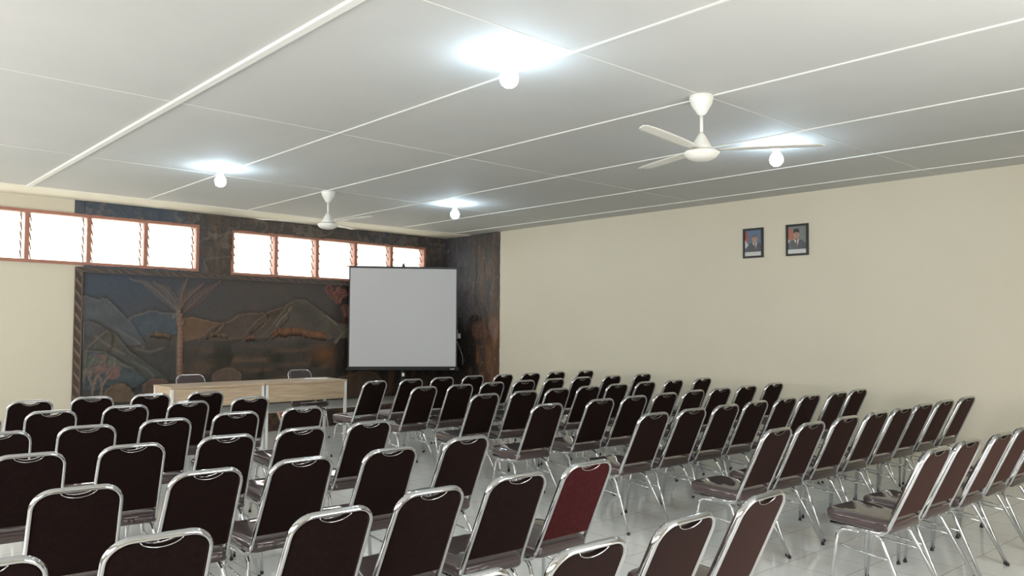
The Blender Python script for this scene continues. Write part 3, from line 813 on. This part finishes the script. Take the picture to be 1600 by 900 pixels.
# ------------------------------------------------------------------ lit bulbs
LAMPS = [(3.367,3.831,'largest lit bulb, ceiling holder nearest the camera'),(6.705,3.93,'lit bulb on the ceiling behind the near fan blade'),
         (3.482,8.705,'lit bulb on the ceiling above the left louver windows'),(6.79,8.831,'lit bulb on the ceiling above the projection screen')]
for x, y, lab in LAMPS:
    root = empty('ceiling_lamp', (x, y, cz(x,y)), 0, 'white '+lab if not lab.startswith('l') else lab, 'lamp', 'lit bulbs on the ceiling')
    m = MB(); m.lathe([(.062,.004),(.065,-.004),(.058,-.014),(.036,-.050),(.030,-.066),(.028,-.070)], (0,0,0), 24); m.build('lamp_holder', M['white_plastic'], root)
    m = MB(); m.lathe([(.022,-.070),(.026,-.082),(.040,-.100),(.054,-.122),(.060,-.148),(.057,-.170),(.045,-.192),(.026,-.206),(.004,-.211)], (0,0,0), 24); m.build('bulb', M['bulb'], root)

# ------------------------------------------------------------------ ceiling fans
def fan(x, y, a0, lab):
    root = empty('ceiling_fan', (x, y, cz(x,y)), 0, lab, 'ceiling fan', 'white three-bladed ceiling fans')
    m = MB(); m.lathe([(.080,.006),(.086,-.004),(.088,-.022),(.076,-.060),(.052,-.100),(.030,-.135),(.016,-.146)], (0,0,0), 28); m.build('canopy', M['white_plastic'], root)
    m = MB(); m.lathe([(.0125,-.140),(.0125,-.30)], (0,0,0), 12); m.build('downrod', M['white_plastic'], root)
    m = MB(); m.lathe([(.013,-.270),(.026,-.290),(.050,-.330),(.070,-.370),(.080,-.396),(.070,-.400)], (0,0,0), 28); m.build('motor_cover', M['white_plastic'], root)
    m = MB(); m.lathe([(.060,-.400),(.115,-.408),(.128,-.418),(.126,-.432),(.105,-.458),(.072,-.474),(.030,-.480),(.004,-.481)], (0,0,0), 32); m.build('motor', M['white_plastic'], root)
    for k in range(3):
        a = math.radians(a0+120*k); m = MB(); rings = []
        for r, w, tw, dz in ((.10,.030,.30,-.404),(.16,.040,.28,-.402),(.22,.058,.26,-.399),(.40,.064,.22,-.395),(.62,.064,.17,-.392),(.78,.060,.14,-.390),(.84,.048,.13,-.389),(.855,.030,.13,-.389)):
            ring = []
            for u, v in ((-1,0),(-.6,.0035),(0,.005),(.6,.0035),(1,0),(.6,-.0015),(0,0.001),(-.6,-.0015)):
                p = Vector((r+(.02*u if r > .8 else 0), u*w*math.cos(tw*.12)-v*math.sin(tw*.12), dz+u*w*math.sin(tw*.12)+v*math.cos(tw*.12)+.0006))
                ring.append((p.x*math.cos(a)-p.y*math.sin(a), p.x*math.sin(a)+p.y*math.cos(a), p.z))
            rings.append(ring)
        m.loft(rings); m.build('blade', M['white_plastic'], root)
fan(4.978, 3.522, -51, 'white ceiling fan nearest the camera, blade crossing a lit bulb')
fan(5.069, 9.214, -84, 'small far white ceiling fan in front of the mural wall')

# ------------------------------------------------------------------ framed portraits on the right wall
def portrait(y1, y0, z0, z1, kind, lab):
    w = y1-y0; h = z1-z0
    root = empty('framed_portrait', (XR, (y0+y1)/2, z0), 0, lab, 'picture', 'framed portraits on the side wall')
    # a runs left to right as seen, b runs up
    Y = lambda a: w/2-a; t = .026
    def bar(m, a0, a1, b0, b1, d0, d1, mt=0): m.box(-d1, Y(a1), b0, -d0, Y(a0), b1, mt)
    m = MB(); bar(m,0,w,0,t,.0005,.022); bar(m,0,w,h-t,h,.0005,.022); bar(m,0,t,t-.001,h-t+.001,.0005,.022); bar(m,w-t,w,t-.001,h-t+.001,.0005,.022)
    m.build('frame', M['black_metal'], root)
    W = w-2*t; Hh = h-2*t; keys = ['blue','grey','red','orange','white','jacket','skin','cap','tie','hair','shade']; K = {k: i for i, k in enumerate(keys)}
    m = MB(); lay = [.0100]
    def poly(pts, key, step=True):
        if step: lay[0] += .0003
        P = [(-lay[0], Y(t+a*W), t+b*Hh) for a, b in pts]; Q = [(-.004, p[1], p[2]) for p in P]
        n = len(P); m.add(P+Q, [list(range(n)), list(range(n, 2*n))[::-1]]+[[i, n+i, n+(i+1) % n, (i+1) % n] for i in range(n)], K[key])
    def ell(cx, cy, rx, ry, key, a0=0, a1=2*PI, n=20):
        poly([(cx+rx*math.cos(a0+(a1-a0)*i/n), cy+ry*math.sin(a0+(a1-a0)*i/n)) for i in range(n if a1-a0 > 6 else n+1)], key)
    poly([(0,0),(1,0),(1,1),(0,1)], 'blue' if kind == 0 else 'grey')
    if kind == 0:
        poly([(0,.97),(.17,.95),(.24,.60),(.16,.48),(0,.66)], 'red'); poly([(0,.66),(.16,.48),(.21,.38),(0,.30)], 'white'); cx = .60; cy = .66
    else:
        poly([(0,.97),(.22,.90),(.34,.62),(.26,.45),(0,.55)], 'orange'); poly([(0,.55),(.08,.47),(0,.38)], 'white'); cx = .46; cy = .70
    poly([(cx-.52,.12),(cx-.50,.34),(cx-.34,.46),(cx-.12,.53),(cx+.14,.53),(cx+.36,.46),(min(1,cx+.48),.36),(min(1,cx+.50),.12)] if cx-.52 > 0 else [(0,.12),(.0,.36),(cx-.30,.46),(cx-.12,.53),(cx+.14,.53),(cx+.36,.46),(min(1,cx+.5),.36),(1,.12)], 'jacket')
    poly([(cx-.16,.53),(cx+.15,.53),(cx+.05,.26)], 'white'); poly([(cx-.025,.50),(cx+.035,.50),(cx+.055,.30),(cx+.01,.25),(cx-.03,.32)], 'tie')
    poly([(cx-.09,.49),(cx+.09,.49),(cx+.08,.62),(cx-.08,.62)], 'shade')
    ell(cx, cy, .145, .145, 'skin')
    ell(cx-.146, cy-.01, .022, .035, 'skin'); ell(cx+.146, cy-.01, .022, .035, 'skin')
    if kind == 0: ell(cx, cy+.045, .150, .115, 'hair', .25, PI-.25)
    else: poly([(cx-.165,cy+.055),(cx-.15,cy+.19),(cx-.02,cy+.215),(cx+.13,cy+.20),(cx+.17,cy+.06),(cx,cy+.085)], 'cap')
    for s in (-1, 1):
        poly([(cx+s*.03,cy+.035),(cx+s*.095,cy+.035),(cx+s*.095,cy+.047),(cx+s*.03,cy+.047)][::s], 'cap'); ell(cx+s*.062, cy+.012, .020, .011, 'hair')
    poly([(cx-.018,cy-.045),(cx+.018,cy-.045),(cx+.008,cy+.02),(cx-.008,cy+.02)], 'shade'); poly([(cx-.05,cy-.082),(cx+.05,cy-.082),(cx+.04,cy-.070),(cx-.04,cy-.070)], 'shade')
    poly([(0,0),(1,0),(1,.155),(0,.155)], 'white')
    m.build('portrait_print', [M['print'][k] for k in keys], root)
portrait(5.898, 5.608, 2.432, 2.813, 0, 'black framed portrait of a bare-headed man in suit before blue, the left one')
portrait(5.290, 4.996, 2.428, 2.815, 1, 'black framed portrait of a man in suit and black cap, the right one')

# ------------------------------------------------------------------ small wall things
root = empty('power_socket', (XR-.040, 11.86, 1.33), 0, 'small white socket box on the carved side wall beside the screen', 'socket')
m = MB(); m.box(-.035,-.085,-.045,0,.055,.045); m.box(-.030,-.005,.0455,-.002,.050,.110); m.build('socket_box', M['white_plastic'], root)
m = MB(); m.lathe([(.020,-.002),(.022,0),(.020,.003)], (0,0,0), 14); m.v = [(-.036-p[2], p[1]-.03, p[0]) for p in m.v]; m.build('socket_outlet', M['alu'], root)
m = MB(); m.tube([(-.018,.03,-.046),(-.016,.00,-.10),(-.014,-.09,-.24),(-.012,-.16,-.36),(-.01,-.17,-.52)], .004, None, (0,1,0), 6); m.build('power_cord', M['white_plastic'], root)

# ------------------------------------------------------------------ outside the front windows
m = MB(); m.box(-60,12.6,-.25,90,90,-.12)
g = m.build('courtyard_ground', mat('pale_courtyard_concrete', (.45,.43,.38), .9)); tag(g, 'pale concrete courtyard outside behind the louver windows', 'ground', None, 'structure')
root = empty('neighbouring_house', (10, 22, -.12), 0, 'pale neighbouring house seen overexposed through the louver windows', 'building')
m = MB(); m.box(-6,0,0,12,5,3.75); m.build('house_wall', mat('white_house_paint', (.80,.76,.66), .8), root)
m = MB(); m.hexa([(-6.6,-.7,3.70),(12.6,-.7,3.70),(12.6,2.6,4.7),(-6.6,2.6,4.7),(-6.6,-.7,3.82),(12.6,-.7,3.82),(12.6,2.6,4.82),(-6.6,2.6,4.82)]); m.build('house_roof', mat('pale_roof_sheet', (.62,.52,.42), .8), root)

# ------------------------------------------------------------------ daylight and camera
w = bpy.data.worlds.new('sky'); SC.world = w; w.use_nodes = True
w.node_tree.nodes['Background'].inputs['Color'].default_value = (1.0,.985,.96,1); w.node_tree.nodes['Background'].inputs['Strength'].default_value = SKY
def portal(name, loc, rot, sx, sy):
    l = bpy.data.lights.new(name, 'AREA'); l.shape = 'RECTANGLE'; l.size = sx; l.size_y = sy; l.cycles.is_portal = True
    o = bpy.data.objects.new(name, l); COL.objects.link(o); o.location = loc; o.rotation_euler = rot
for a, b, z0_, z1_ in OPEN_L: portal('window_daylight', (XL-.17,(a+b)/2,(z0_+z1_)/2), (PI/2,0,-PI/2), b-a, z1_-z0_)
for a, b, z0_, z1_ in OPEN_B: portal('window_daylight', ((a+b)/2,YB-.17,(z0_+z1_)/2), (PI/2,0,0), b-a, z1_-z0_)  # portal at the added back-wall opening
for q in (WIN_A, WIN_B): portal('window_daylight', ((q[0]+q[1])/2,YF+.17,(q[2]+q[3])/2+zo((q[0]+q[1])/2)), (PI/2,0,PI), q[1]-q[0], .75)

cam = bpy.data.cameras.new('camera'); co = bpy.data.objects.new('camera', cam); COL.objects.link(co); SC.camera = co
r = Vector((0.74754169,-0.66418378,0.00642829)); u = Vector((-0.03233425,-0.02672236,0.99911982)); f = Vector((0.6634274,0.74709157,0.04145196))
co.matrix_world = Matrix(((r.x,u.x,-f.x,0),(r.y,u.y,-f.y,0),(r.z,u.z,-f.z,1.593),(0,0,0,1)))
cam.sensor_width = 36; cam.lens = 1275.715/1600*36; cam.clip_start = .05; cam.clip_end = 300
vs = SC.view_settings; vs.view_transform = 'Standard'; vs.look = 'None'; vs.gamma = 1; vs.use_curve_mapping = False; vs.exposure = EXPO
